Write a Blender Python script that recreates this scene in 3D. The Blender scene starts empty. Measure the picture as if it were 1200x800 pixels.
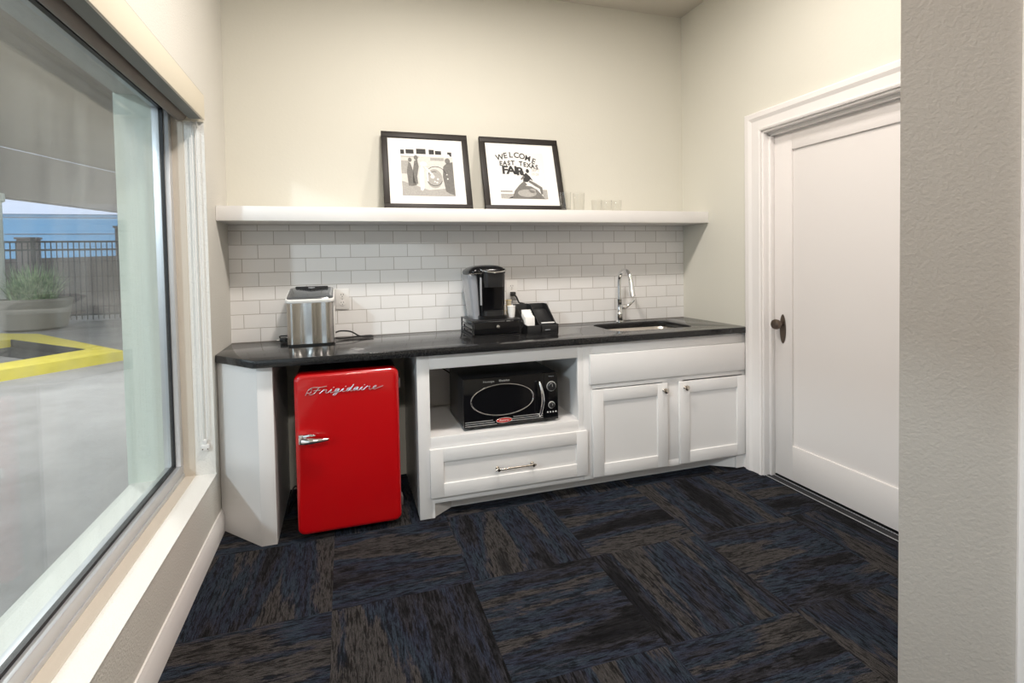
import bpy, bmesh, math, random
from mathutils import Vector, Matrix
random.seed(7)
C = bpy.context.scene.collection
PI = math.pi
W = 3.076; H = 3.13; ZC = .905; SZ = .325

# ------------------------------------------------------------------ materials
MATS = {}
def nm(name):
    m = bpy.data.materials.new(name); m.use_nodes = True
    nt = m.node_tree; b = nt.nodes['Principled BSDF']
    MATS[name] = m
    return m, nt, b
def mat(name, col, rough=.5, metal=0, bump=None, spec=None, trans=0, coat=0, ior=None, var=None):
    """bump=(scale, strength, detail); var=(scale, amount) mild colour variation"""
    m, nt, b = nm(name)
    b.inputs['Base Color'].default_value = (*col, 1)
    b.inputs['Roughness'].default_value = rough
    b.inputs['Metallic'].default_value = metal
    if spec is not None: b.inputs['Specular IOR Level'].default_value = spec
    if trans: b.inputs['Transmission Weight'].default_value = trans
    if coat: b.inputs['Coat Weight'].default_value = coat; b.inputs['Coat Roughness'].default_value = .05
    if ior: b.inputs['IOR'].default_value = ior
    tc = nt.nodes.new('ShaderNodeTexCoord')
    if bump:
        n = nt.nodes.new('ShaderNodeTexNoise'); n.inputs['Scale'].default_value = bump[0]
        n.inputs['Detail'].default_value = bump[2] if len(bump) > 2 else 2
        bp = nt.nodes.new('ShaderNodeBump'); bp.inputs['Strength'].default_value = bump[1]
        bp.inputs['Distance'].default_value = .004
        nt.links.new(tc.outputs['Object'], n.inputs['Vector'])
        nt.links.new(n.outputs['Fac'], bp.inputs['Height']); nt.links.new(bp.outputs['Normal'], b.inputs['Normal'])
    if var:
        n = nt.nodes.new('ShaderNodeTexNoise'); n.inputs['Scale'].default_value = var[0]; n.inputs['Detail'].default_value = 4
        r = nt.nodes.new('ShaderNodeMix'); r.data_type = 'RGBA'
        r.inputs[6].default_value = (*[c*(1-var[1]) for c in col], 1); r.inputs[7].default_value = (*[min(1, c*(1+var[1])) for c in col], 1)
        nt.links.new(tc.outputs['Object'], n.inputs['Vector']); nt.links.new(n.outputs['Fac'], r.inputs[0])
        nt.links.new(r.outputs[2], b.inputs['Base Color'])
    return m

mat('wall', (.69, .675, .60), .75, bump=(60, .12, 2))
mat('wall_rough', (.65, .63, .58), .8, bump=(130, .55, 3))
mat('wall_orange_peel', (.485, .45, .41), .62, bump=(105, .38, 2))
mat('ceiling_paint', (.60, .565, .50), .85, bump=(60, .12, 2))
mat('sill_white', (.78, .77, .735), .7, bump=(150, .7, 3))
mat('sill_tan', (.60, .54, .46), .55, bump=(80, .15, 2))
mat('white_trim', (.80, .775, .76), .35)
mat('white_cabinet', (.80, .785, .775), .33)
mat('door_white', (.78, .745, .725), .4)
mat('shelf_white', (.80, .785, .77), .35)
mat('red_enamel', (.50, .002, .004), .22, coat=.6)
mat('dark_plastic', (.012, .012, .013), .35)
mat('gloss_black', (.005, .005, .006), .1, spec=.4)
mat('emblem_grey', (.50, .46, .46), .3, .8)
mat('hinge_grey', (.12, .10, .10), .4)
mat('satin_chrome', (.85, .85, .84), .38, .7)
mat('pale_cream', (.82, .74, .56), .5)
mat('satin_black', (.018, .018, .019), .32)
mat('matte_black', (.01, .01, .01), .7)
mat('chrome', (.85, .86, .87), .08, 1)
mat('nickel', (.72, .66, .58), .22, 1)
mat('bronze', (.16, .125, .10), .38, 1)
mat('alu', (.64, .66, .69), .35, .6)
mat('rubber', (.01, .01, .012), .5)
mat('cord', (.012, .012, .012), .45)
mat('white_plastic', (.78, .77, .75), .35)
mat('smoke_lid', (.075, .08, .085), .12, coat=.4)
mat('tank_grey', (.33, .34, .37), .12, coat=.5)
mat('strip_grey', (.35, .36, .38), .25)
mat('paper', (.82, .80, .77), .8)
mat('cream_pod', (.80, .62, .32), .6)
mat('blind_fascia', (.70, .64, .52), .5)
mat('fascia_under', (.17, .175, .16), .5)
mat('roller_fabric', (.25, .215, .185), .8, bump=(300, .3, 2))
mat('frame_black', (.022, .018, .016), .5, spec=.3)
mat('mat_board', (.86, .85, .83), .9)
mat('ink_dark', (.03, .03, .03), .7)
mat('ink_mid', (.17, .165, .155), .8, var=(120, .5))
mat('ink_grey', (.38, .37, .35), .8, var=(160, .35))
mat('ink_light', (.62, .61, .58), .8, var=(90, .18))
mat('ink_pale', (.78, .77, .75), .8)
mat('badge_red', (.55, .02, .015), .3)
mat('clay_white', (.8, .8, .8), .5)
# outside
mat('canopy', (.46, .41, .375), .85, var=(.8, .1))
mat('beam', (.30, .265, .26), .85)
mat('column_cream', (.72, .76, .70), .7)
mat('concrete_planter', (.26, .235, .2), .85, bump=(25, .5, 4), var=(5, .2))
mat('iron', (.035, .035, .045), .6)
mat('brown_wall', (.17, .14, .14), .9, var=(3, .15))
mat('blue_panels', (.16, .33, .52), .6)
mat('lavender_wall', (.62, .64, .78), .8)
mat('yellow_paint', (.75, .62, .08), .7, var=(6, .22))
mat('asphalt_hole', (.03, .03, .035), .9)
mat('soil', (.05, .035, .025), .95)
mat('ext_stucco', (.62, .66, .58), .85, bump=(60, .5, 3))

# stainless: brushed, vertical
def stainless():
    m, nt, b = nm('stainless')
    b.inputs['Base Color'].default_value = (.62, .60, .58, 1); b.inputs['Metallic'].default_value = 1; b.inputs['Roughness'].default_value = .2
    tc = nt.nodes.new('ShaderNodeTexCoord'); mp = nt.nodes.new('ShaderNodeMapping'); mp.inputs['Scale'].default_value = (14, 14, .6)
    n = nt.nodes.new('ShaderNodeTexNoise'); n.inputs['Scale'].default_value = 1; n.inputs['Detail'].default_value = 1
    bp = nt.nodes.new('ShaderNodeBump'); bp.inputs['Strength'].default_value = 1; bp.inputs['Distance'].default_value = .035
    L = nt.links.new
    L(tc.outputs['Object'], mp.inputs[0]); L(mp.outputs[0], n.inputs['Vector']); L(n.outputs['Fac'], bp.inputs['Height']); L(bp.outputs[0], b.inputs['Normal'])
stainless()
mat('sink_steel', (.62, .58, .53), .28, 1)

def granite():
    m, nt, b = nm('granite'); L = nt.links.new
    tc = nt.nodes.new('ShaderNodeTexCoord')
    n = nt.nodes.new('ShaderNodeTexNoise'); n.inputs['Scale'].default_value = 260; n.inputs['Detail'].default_value = 3
    r = nt.nodes.new('ShaderNodeValToRGB')
    r.color_ramp.elements[0].position = .45; r.color_ramp.elements[0].color = (.008, .008, .009, 1)
    r.color_ramp.elements[1].position = .78; r.color_ramp.elements[1].color = (.06, .06, .06, 1)
    L(tc.outputs['Object'], n.inputs['Vector']); L(n.outputs['Fac'], r.inputs[0]); L(r.outputs[0], b.inputs['Base Color'])
    b.inputs['Roughness'].default_value = .13; b.inputs['Specular IOR Level'].default_value = .36
granite()

def backsplash():
    m, nt, b = nm('subway_tile'); L = nt.links.new; N = nt.nodes.new
    tc = N('ShaderNodeTexCoord'); sx = N('ShaderNodeSeparateXYZ'); cx = N('ShaderNodeCombineXYZ')
    L(tc.outputs['Object'], sx.inputs[0])
    a = N('ShaderNodeMath'); a.operation = 'SUBTRACT'; a.inputs[1].default_value = .0677; L(sx.outputs[0], a.inputs[0])
    s = N('ShaderNodeMath'); s.operation = 'SUBTRACT'; s.inputs[1].default_value = ZC; L(sx.outputs[2], s.inputs[0])
    L(a.outputs[0], cx.inputs[0]); L(s.outputs[0], cx.inputs[1])
    br = N('ShaderNodeTexBrick'); L(cx.outputs[0], br.inputs['Vector'])
    br.offset = .5; br.offset_frequency = 2; br.squash = 1
    br.inputs['Scale'].default_value = 1; br.inputs['Brick Width'].default_value = .1732; br.inputs['Row Height'].default_value = .081
    br.inputs['Mortar Size'].default_value = .0019; br.inputs['Mortar Smooth'].default_value = .25; br.inputs['Bias'].default_value = 0
    br.inputs['Color1'].default_value = (.82, .81, .80, 1); br.inputs['Color2'].default_value = (.77, .76, .75, 1)
    br.inputs['Mortar'].default_value = (.43, .40, .37, 1)
    L(br.outputs['Color'], b.inputs['Base Color'])
    mr = N('ShaderNodeMapRange'); L(br.outputs['Fac'], mr.inputs[0]); mr.inputs[3].default_value = .12; mr.inputs[4].default_value = .8
    L(mr.outputs[0], b.inputs['Roughness'])
    inv = N('ShaderNodeMath'); inv.operation = 'SUBTRACT'; inv.inputs[0].default_value = 1; L(br.outputs['Fac'], inv.inputs[1])
    bp = N('ShaderNodeBump'); bp.inputs['Strength'].default_value = .5; bp.inputs['Distance'].default_value = .0025; L(inv.outputs[0], bp.inputs['Height'])
    n = N('ShaderNodeTexNoise'); n.inputs['Scale'].default_value = 9; L(tc.outputs['Object'], n.inputs['Vector'])
    bp2 = N('ShaderNodeBump'); bp2.inputs['Strength'].default_value = .25; bp2.inputs['Distance'].default_value = .01
    L(n.outputs['Fac'], bp2.inputs['Height']); L(bp.outputs[0], bp2.inputs['Normal']); L(bp2.outputs[0], b.inputs['Normal'])
backsplash()

def carpet():
    m, nt, b = nm('carpet'); L = nt.links.new; N = nt.nodes.new
    def M(op, a, c=None, d=None):
        n = N('ShaderNodeMath'); n.operation = op
        for i, v in enumerate((a, c, d)):
            if v is None: continue
            if isinstance(v, (int, float)): n.inputs[i].default_value = v
            else: L(v, n.inputs[i])
        return n.outputs[0]
    tc = N('ShaderNodeTexCoord'); s = N('ShaderNodeSeparateXYZ'); L(tc.outputs['Object'], s.inputs[0])
    T = .5615
    u = M('DIVIDE', M('SUBTRACT', s.outputs[0], .553), T); v = M('DIVIDE', M('ADD', s.outputs[1], .645), T)
    fu = M('FLOOR', u); fv = M('FLOOR', v)
    par = M('FLOORED_MODULO', M('ADD', fu, fv), 2)       # 0/1
    par = M('GREATER_THAN', par, .5)
    ip = M('SUBTRACT', 1, par)
    # across coordinate and along coordinate
    al = M('ADD', M('MULTIPLY', s.outputs[0], par), M('MULTIPLY', s.outputs[1], ip))
    ac = M('ADD', M('MULTIPLY', s.outputs[1], par), M('MULTIPLY', s.outputs[0], ip))
    ci = N('ShaderNodeCombineXYZ'); L(fu, ci.inputs[0]); L(fv, ci.inputs[1])
    wn = N('ShaderNodeTexWhiteNoise'); wn.noise_dimensions = '3D'; L(ci.outputs[0], wn.inputs['Vector'])
    off = M('MULTIPLY', wn.outputs['Value'], 37)
    def noise(sa, sc, det, add=0, rough=.5, dist=0):
        c = N('ShaderNodeCombineXYZ'); L(M('MULTIPLY', al, sa), c.inputs[0]); L(M('MULTIPLY', ac, sc), c.inputs[1]); L(M('ADD', off, add), c.inputs[2])
        n = N('ShaderNodeTexNoise'); n.inputs['Scale'].default_value = 1; n.inputs['Detail'].default_value = det
        n.inputs['Roughness'].default_value = rough; n.inputs['Distortion'].default_value = dist
        L(c.outputs[0], n.inputs['Vector']); return n.outputs['Fac']
    coarse = noise(1.1, 6.5, 2, 0)
    mid = noise(13, 85, 6, 5, .75, .1)
    fine = noise(28, 300, 5, 11, .8)
    pile = N('ShaderNodeTexNoise'); pile.inputs['Scale'].default_value = 380; pile.inputs['Detail'].default_value = 2; L(tc.outputs['Object'], pile.inputs['Vector'])
    # base tone selector
    sel = M('ADD', coarse, M('MULTIPLY', M('SUBTRACT', mid, .5), .30))
    r = N('ShaderNodeValToRGB'); L(sel, r.inputs[0])
    cr = r.color_ramp; cr.interpolation = 'LINEAR'
    cols = [(.28, (.005, .005, .007)), (.37, (.012, .012, .014)), (.42, (.030, .029, .036)), (.47, (.023, .027, .046)), (.535, (.028, .041, .058)), (.56, (.030, .029, .045)), (.575, (.056, .051, .050)), (.70, (.050, .046, .045)), (.76, (.010, .010, .011))]
    cr.elements[0].position = cols[0][0]; cr.elements[0].color = (*cols[0][1], 1)
    cr.elements[1].position = cols[-1][0]; cr.elements[1].color = (*cols[-1][1], 1)
    for p, c in cols[1:-1]:
        c = tuple(v*.78 for v in c)
        e = cr.elements.new(p); e.color = (*c, 1)
    # dark streaks
    d1 = N('ShaderNodeMapRange'); L(mid, d1.inputs[0]); d1.inputs[1].default_value = .43; d1.inputs[2].default_value = .50; d1.inputs[3].default_value = .22; d1.inputs[4].default_value = 1.0
    d2 = N('ShaderNodeMapRange'); L(fine, d2.inputs[0]); d2.inputs[1].default_value = .38; d2.inputs[2].default_value = .60; d2.inputs[3].default_value = .3; d2.inputs[4].default_value = 1.45
    d3 = N('ShaderNodeMapRange'); L(pile.outputs['Fac'], d3.inputs[0]); d3.inputs[1].default_value = .3; d3.inputs[2].default_value = .7; d3.inputs[3].default_value = .6; d3.inputs[4].default_value = 1.4
    k = M('MULTIPLY', M('MULTIPLY', d1.outputs[0], d2.outputs[0]), d3.outputs[0])
    sc = N('ShaderNodeVectorMath'); sc.operation = 'SCALE'; L(r.outputs[0], sc.inputs[0]); L(k, sc.inputs['Scale'])
    L(sc.outputs[0], b.inputs['Base Color'])
    b.inputs['Roughness'].default_value = .95; b.inputs['Specular IOR Level'].default_value = .15
    bp = N('ShaderNodeBump'); bp.inputs['Strength'].default_value = .6; bp.inputs['Distance'].default_value = .004
    L(M('ADD', pile.outputs['Fac'], M('MULTIPLY', fine, .8)), bp.inputs['Height']); L(bp.outputs[0], b.inputs['Normal'])
carpet()

def ground_mat():
    m, nt, b = nm('concrete_ground'); L = nt.links.new; N = nt.nodes.new
    tc = N('ShaderNodeTexCoord')
    n = N('ShaderNodeTexNoise'); n.inputs['Scale'].default_value = 1.3; n.inputs['Detail'].default_value = 9; n.inputs['Roughness'].default_value = .65
    r = N('ShaderNodeValToRGB'); r.color_ramp.elements[0].position = .3; r.color_ramp.elements[0].color = (.25, .235, .235, 1)
    r.color_ramp.elements[1].position = .7; r.color_ramp.elements[1].color = (.40, .38, .385, 1)
    L(tc.outputs['Object'], n.inputs['Vector']); L(n.outputs['Fac'], r.inputs[0]); L(r.outputs[0], b.inputs['Base Color']); b.inputs['Roughness'].default_value = .8
    n2 = N('ShaderNodeTexNoise'); n2.inputs['Scale'].default_value = 14; n2.inputs['Detail'].default_value = 5; L(tc.outputs['Object'], n2.inputs['Vector'])
    bp = N('ShaderNodeBump'); bp.inputs['Strength'].default_value = .4; bp.inputs['Distance'].default_value = .02; L(n2.outputs['Fac'], bp.inputs['Height']); L(bp.outputs[0], b.inputs['Normal'])
ground_mat()

def leaf():
    m, nt, b = nm('blade_green'); L = nt.links.new; N = nt.nodes.new
    tc = N('ShaderNodeTexCoord'); n = N('ShaderNodeTexNoise'); n.inputs['Scale'].default_value = 9
    r = N('ShaderNodeValToRGB'); r.color_ramp.elements[0].position = .35; r.color_ramp.elements[0].color = (.06, .19, .05, 1)
    r.color_ramp.elements[1].position = .65; r.color_ramp.elements[1].color = (.42, .55, .30, 1)
    L(tc.outputs['Object'], n.inputs['Vector']); L(n.outputs['Fac'], r.inputs[0]); L(r.outputs[0], b.inputs['Base Color']); b.inputs['Roughness'].default_value = .5
leaf()

def pane(name, gloss_rough=.0, haze=0, tint=(1, 1, 1), ior=1.5):
    """thin glazing: fresnel reflection over clear transmission, with faint streaky haze mixed in"""
    m = bpy.data.materials.new(name); m.use_nodes = True; MATS[name] = m
    nt = m.node_tree; nt.nodes.clear(); L = nt.links.new; N = nt.nodes.new
    out = N('ShaderNodeOutputMaterial'); tr = N('ShaderNodeBsdfTransparent'); tr.inputs[0].default_value = (*tint, 1)
    gl = N('ShaderNodeBsdfGlossy'); gl.inputs['Roughness'].default_value = gloss_rough
    lw = N('ShaderNodeLayerWeight'); pw = N('ShaderNodeMath'); pw.operation = 'POWER'; L(lw.outputs['Facing'], pw.inputs[0]); pw.inputs[1].default_value = 5
    fr = N('ShaderNodeMath'); fr.operation = 'MULTIPLY_ADD'; L(pw.outputs[0], fr.inputs[0]); fr.inputs[1].default_value = .8; fr.inputs[2].default_value = .035
    mx = N('ShaderNodeMixShader'); L(fr.outputs[0], mx.inputs[0]); L(tr.outputs[0], mx.inputs[1]); L(gl.outputs[0], mx.inputs[2])
    last = mx
    if haze:
        tc = N('ShaderNodeTexCoord'); mp = N('ShaderNodeMapping'); mp.inputs['Scale'].default_value = (1, 5, .7)
        mp.inputs['Rotation'].default_value = (.25, 0, 0)
        n = N('ShaderNodeTexNoise'); n.inputs['Scale'].default_value = 1.6; n.inputs['Detail'].default_value = 6
        L(tc.outputs['Object'], mp.inputs[0]); L(mp.outputs[0], n.inputs['Vector'])
        mr = N('ShaderNodeMapRange'); L(n.outputs['Fac'], mr.inputs[0]); mr.inputs[1].default_value = .4; mr.inputs[2].default_value = .75
        mr.inputs[3].default_value = haze*.5; mr.inputs[4].default_value = haze*1.8
        df = N('ShaderNodeBsdfDiffuse'); df.inputs[0].default_value = (.8, .85, .84, 1)
        m2 = N('ShaderNodeMixShader'); L(mr.outputs[0], m2.inputs[0]); L(mx.outputs[0], m2.inputs[1]); L(df.outputs[0], m2.inputs[2]); last = m2
    L(last.outputs[0], out.inputs[0])
pane('window_glass', haze=.05, tint=(.93, .97, .965))
pane('drinking_glass', ior=1.35, tint=(.985, .985, .98))

# ------------------------------------------------------------------ mesh helpers
class MB:
    def __init__(s): s.bm = bmesh.new()
    def add(s, other, M=None):
        if M is not None: bmesh.ops.transform(other, matrix=M, verts=other.verts)
        me = bpy.data.meshes.new('t'); other.to_mesh(me); s.bm.from_mesh(me); bpy.data.meshes.remove(me); other.free(); return s
    def box(s, x0, x1, y0, y1, z0, z1, bev=0, seg=2, M=None):
        b = bmesh.new(); bmesh.ops.create_cube(b, size=1)
        for v in b.verts: v.co = Vector(((x0+x1)/2+v.co.x*(x1-x0), (y0+y1)/2+v.co.y*(y1-y0), (z0+z1)/2+v.co.z*(z1-z0)))
        if bev: bmesh.ops.bevel(b, geom=b.edges[:], offset=bev, segments=seg, affect='EDGES', profile=.5)
        return s.add(b, M)
    def prism(s, pts, axis, a0, a1, bev=0, seg=2, M=None):
        """2D outline extruded along axis; outline axes are the other two in x,y,z order"""
        b = bmesh.new()
        def mk(p, a):
            if axis == 'x': return (a, p[0], p[1])
            if axis == 'y': return (p[0], a, p[1])
            return (p[0], p[1], a)
        v0 = [b.verts.new(mk(p, a0)) for p in pts]; v1 = [b.verts.new(mk(p, a1)) for p in pts]
        b.faces.new(v0); b.faces.new(v1[::-1])
        n = len(pts)
        for i in range(n): b.faces.new((v0[i], v1[i], v1[(i+1) % n], v0[(i+1) % n]))
        bmesh.ops.recalc_face_normals(b, faces=b.faces)
        if bev: bmesh.ops.bevel(b, geom=[e for e in b.edges if e.calc_face_angle(0) > .5], offset=bev, segments=seg, affect='EDGES', profile=.5)
        return s.add(b, M)
    def tube(s, pts, r, seg=10, smooth=True, closed=False, res=6, M=None):
        P = [Vector(p) for p in pts]
        R = r if isinstance(r, (list, tuple)) else [r]*len(P)
        if smooth and len(P) > 2:
            Q = []; RR = []; n = len(P)
            rng = range(n if closed else n-1)
            for i in rng:
                g = lambda k: P[k % n] if closed else P[max(0, min(n-1, k))]
                p0, p1, p2, p3 = g(i-1), g(i), g(i+1), g(i+2)
                for j in range(res):
                    t = j/res
                    Q.append(.5*((2*p1)+(-p0+p2)*t+(2*p0-5*p1+4*p2-p3)*t*t+(-p0+3*p1-3*p2+p3)*t**3))
                    RR.append(R[i]*(1-t)+R[(i+1) % n]*t)
            if not closed: Q.append(P[-1]); RR.append(R[-1])
            P, R = Q, RR
        b = bmesh.new(); rings = []; n = len(P); up = None
        for i in range(n):
            a = P[(i-1) % n] if (closed or i > 0) else P[i]; c = P[(i+1) % n] if (closed or i < n-1) else P[i]
            t = (c-a); t = t.normalized() if t.length > 1e-9 else Vector((0, 0, 1))
            if up is None: up = Vector((0, 0, 1)) if abs(t.z) < .9 else Vector((1, 0, 0))
            x = t.cross(up).normalized(); y = x.cross(t).normalized(); up = y
            rings.append([b.verts.new(P[i]+R[i]*(math.cos(2*PI*k/seg)*x+math.sin(2*PI*k/seg)*y)) for k in range(seg)])
        for i in range(n if closed else n-1):
            A, B = rings[i], rings[(i+1) % n]
            for k in range(seg): b.faces.new((A[k], A[(k+1) % seg], B[(k+1) % seg], B[k]))
        if not closed: b.faces.new(rings[0][::-1]); b.faces.new(rings[-1])
        bmesh.ops.recalc_face_normals(b, faces=b.faces)
        return s.add(b, M)
    def cyl(s, p0, p1, r0, r1=None, seg=24):
        r1 = r0 if r1 is None else r1
        return s.tube([p0, p1], [r0, r1], seg, smooth=False)
    def lathe(s, prof, c=(0, 0, 0), seg=32, axis='z', sx=1, sy=1, M=None):
        b = bmesh.new(); rings = []
        for r, z in prof:
            if r < 1e-6: rings.append([b.verts.new((0, 0, z))])
            else: rings.append([b.verts.new((r*sx*math.cos(2*PI*k/seg), r*sy*math.sin(2*PI*k/seg), z)) for k in range(seg)])
        for A, B in zip(rings, rings[1:]):
            if len(A) == 1 and len(B) == 1: continue
            for k in range(seg):
                k2 = (k+1) % seg
                if len(A) == 1: b.faces.new((A[0], B[k2], B[k]))
                elif len(B) == 1: b.faces.new((A[k], A[k2], B[0]))
                else: b.faces.new((A[k], A[k2], B[k2], B[k]))
        if axis == 'x': R = Matrix.Rotation(PI/2, 4, 'Y')
        elif axis == 'y': R = Matrix.Rotation(PI/2, 4, 'X')   # +z -> -y
        else: R = Matrix.Identity(4)
        bmesh.ops.recalc_face_normals(b, faces=b.faces)
        bmesh.ops.transform(b, matrix=Matrix.Translation(c) @ R, verts=b.verts)
        return s.add(b, M)
    def loft(s, sections, cap=True, M=None):
        b = bmesh.new(); R = [[b.verts.new(p) for p in sec] for sec in sections]; n = len(R[0])
        for A, B in zip(R, R[1:]):
            for k in range(n): b.faces.new((A[k], A[(k+1) % n], B[(k+1) % n], B[k]))
        if cap: b.faces.new(R[0][::-1]); b.faces.new(R[-1])
        bmesh.ops.recalc_face_normals(b, faces=b.faces)
        return s.add(b, M)
    def flat(s, pts):
        b = bmesh.new(); b.faces.new([b.verts.new(p) for p in pts]); return s.add(b)
    def build(s, name, m, parent=None, bev=0, ang=35, **tags):
        if bev: bmesh.ops.bevel(s.bm, geom=[e for e in s.bm.edges if e.is_manifold and e.calc_face_angle(0) > .6], offset=bev, segments=2, affect='EDGES', profile=.5)
        me = bpy.data.meshes.new(name); s.bm.to_mesh(me); s.bm.free()
        me.materials.append(MATS[m])
        for p in me.polygons: p.use_smooth = True
        me.set_sharp_from_angle(angle=math.radians(ang))
        o = bpy.data.objects.new(name, me); C.objects.link(o); o.parent = parent
        for k, v in tags.items(): o[k] = v
        return o
def thing(name, label, cat, loc=(0, 0, 0), group=None, rz=0, rx=0, kind=None):
    o = bpy.data.objects.new(name, None); C.objects.link(o); o.location = loc; o.rotation_euler = (rx, 0, rz)
    o.empty_display_size = .05
    if label: o['label'] = label
    if cat: o['category'] = cat
    if group: o['group'] = group
    if kind: o['kind'] = kind
    return o
def copy_tree(o, parent=None):
    c = o.copy(); C.objects.link(c); c.parent = parent
    for ch in list(o.children): copy_tree(ch, c)
    return c
def struct(name, mb, m, parent=None, **k): return mb.build(name, m, parent, kind='structure', **k)
def tagm(o, label, cat, group=None):
    o['label'] = label; o['category'] = cat
    if group: o['group'] = group
    return o
def rrect(x0, x1, y0, y1, r, n=6):
    pts = []
    for cx, cy, a in ((x1-r, y1-r, 0), (x0+r, y1-r, PI/2), (x0+r, y0+r, PI), (x1-r, y0+r, 1.5*PI)):
        for k in range(n+1): pts.append((cx+r*math.cos(a+k*PI/2/n), cy+r*math.sin(a+k*PI/2/n)))
    return pts
def ellipse(cx, cy, a, b, n=48): return [(cx+a*math.cos(2*PI*k/n), cy+b*math.sin(2*PI*k/n)) for k in range(n)]
def text_mb(txt, size, M, depth=.0004, ax=1, bold=0):
    cu = bpy.data.curves.new('t', 'FONT'); cu.body = txt; cu.size = size; cu.extrude = depth; cu.align_x = 'CENTER'; cu.align_y = 'CENTER'; cu.offset = bold
    o = bpy.data.objects.new('t', cu); C.objects.link(o)
    dg = bpy.context.evaluated_depsgraph_get(); me = bpy.data.meshes.new_from_object(o.evaluated_get(dg))
    bpy.data.objects.remove(o); bpy.data.curves.remove(cu)
    b = bmesh.new(); b.from_mesh(me); bpy.data.meshes.remove(me)
    bmesh.ops.scale(b, vec=(ax, 1, 1), verts=b.verts)
    return b, M
# text stands in the XZ plane facing -Y
STAND = Matrix.Rotation(PI/2, 4, 'X')
def put_text(mb, txt, size, x, y, z, ax=1, rot=0, bold=0, depth=.0004):
    b, M = text_mb(txt, size, Matrix.Translation((x, y, z)) @ STAND @ Matrix.Rotation(rot, 4, 'Z'), depth, ax, bold)
    mb.add(b, M)

# ------------------------------------------------------------------ room shell
struct('floor', MB().box(-.0, W+.62, -6.2, .12, -.12, 0), 'carpet')
struct('ceiling', MB().box(-.36, W+.62, -6.2, .12, H, H+.12), 'ceiling_paint')
struct('wall_back', MB().box(-.36, W+.5, 0, .12, -.12, H), 'wall')
struct('wall_behind', MB().box(-.36, W+.62, -6.2, -6.08, 0, H), 'wall')
# left wall, thick masonry with the window opening
WY0, WY1, WZ1 = -.46, -4.6, 2.16
lw = MB(); lw.box(-.36, 0, WY0, 0, 0, H); lw.box(-.36, 0, -6.08, WY1, 0, H); lw.box(-.36, 0, WY1, WY0, WZ1, H); lw.box(-.36, 0, WY1, WY0, 0, SZ-.002)
wl = struct('wall_left', lw, 'wall_rough')
# sill and jamb finishes
sl = MB().box(-.09, .003, WY1, WY0, SZ-.002, SZ+.001)
sl.box(-.09, -.001, WY0-.003, WY0-.0005, SZ, WZ1-.02)
sl.box(-.36, -.205, WY1, WY0, SZ-.002, SZ+.006)
struct('trim_1', sl, 'sill_white')
st = MB().box(-.145, -.09, WY1, WY0, SZ-.002, SZ+.004)
st.box(-.145, -.09, WY0-.007, WY0-.0005, SZ, WZ1-.02)
struct('trim_2', st, 'sill_tan')
struct('trim_3', MB().box(-.37, -.2, WY0-.012, WY0-.0005, SZ, WZ1), 'ext_stucco')
# right wall with door opening
DY0, DY1, DZ = -.775, -1.755, 2.095
rw = MB(); rw.box(W, W+.13, DY0+.019, 0, 0, H); rw.box(W, W+.13, -2.22, DY1-.019, 0, H); rw.box(W, W+.13, DY1-.019, DY0+.019, DZ+.019, H); rw.box(W+.131, W+.2, -2.22, 0, -.12, H)  # last box: unseen backing added behind the door to block leaking daylight
struct('wall_right', rw, 'wall')
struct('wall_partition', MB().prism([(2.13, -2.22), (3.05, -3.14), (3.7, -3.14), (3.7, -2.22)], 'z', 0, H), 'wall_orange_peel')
struct('wall_far_right', MB().box(3.6, 3.7, -6.2, -3.14, 0, H), 'wall')
# partition door casing
def casing_prof(w, t):   # outline in (across, out)
    return [(0, 0), (0, t*.55), (w*.08, t*.72), (w*.14, t*.72), (w*.17, t*.5), (w*.55, t*.62), (w*.72, t), (w*.93, t), (w, t*.85), (w, 0)]
cs = MB()
rt = .70711; pp = [(2.13+(.248+a)*rt-o*rt, -2.22-(.248+a)*rt-o*rt) for a, o in casing_prof(.1, .022)]
cs.prism(pp, 'z', 0, 2.2)
struct('trim_4', cs, 'white_trim')
# backsplash
struct('backsplash', MB().box(.0, W, -.008, 0, ZC-.03, 1.5895), 'subway_tile')

# baseboards
def base_prof(h, t): return [(0, 0), (t, 0), (t, h*.74), (t*.8, h*.80), (t*.8, h*.86), (t*.45, h*.94), (t*.4, h), (0, h)]
struct('baseboard_left', MB().prism(base_prof(.112, .017), 'y', -6.08, -.375), 'white_trim')
struct('baseboard_right', MB().prism([(W-a, z) for a, z in base_prof(.112, .017)], 'y', -.643, -.6), 'white_trim')

# window
w1 = thing('window_1', None, None, (-.17, WY0, SZ), kind='structure')
L_ = WY1-WY0; hz = WZ1-SZ
fr = MB()
fr.box(-.04, .03, L_, 0, 0, .068, bev=.003); fr.box(-.04, .03, L_, 0, hz-.06, hz-.001, bev=.003)
fr.box(-.04, .03, -.045, -.001, .068, hz-.06, bev=.003); fr.box(-.04, .03, L_+.001, L_+.045, .068, hz-.06, bev=.003)
fr.box(.026, .034, L_, 0, .0, .022, bev=.002)
fr.build('window_frame', 'alu', w1)
gk = MB()
gk.box(-.008, .009, L_+.045, -.045, .068, .080); gk.box(-.008, .009, L_+.045, -.045, hz-.07, hz-.06)
gk.box(-.008, .009, -.053, -.045, .078, hz-.07); gk.box(-.008, .009, L_+.045, L_+.056, .078, hz-.07)
gk.build('gasket', 'rubber', w1)
MB().box(-.004, .002, L_+.05, -.05, .074, hz-.066).build('glass_pane', 'window_glass', w1)

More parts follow.
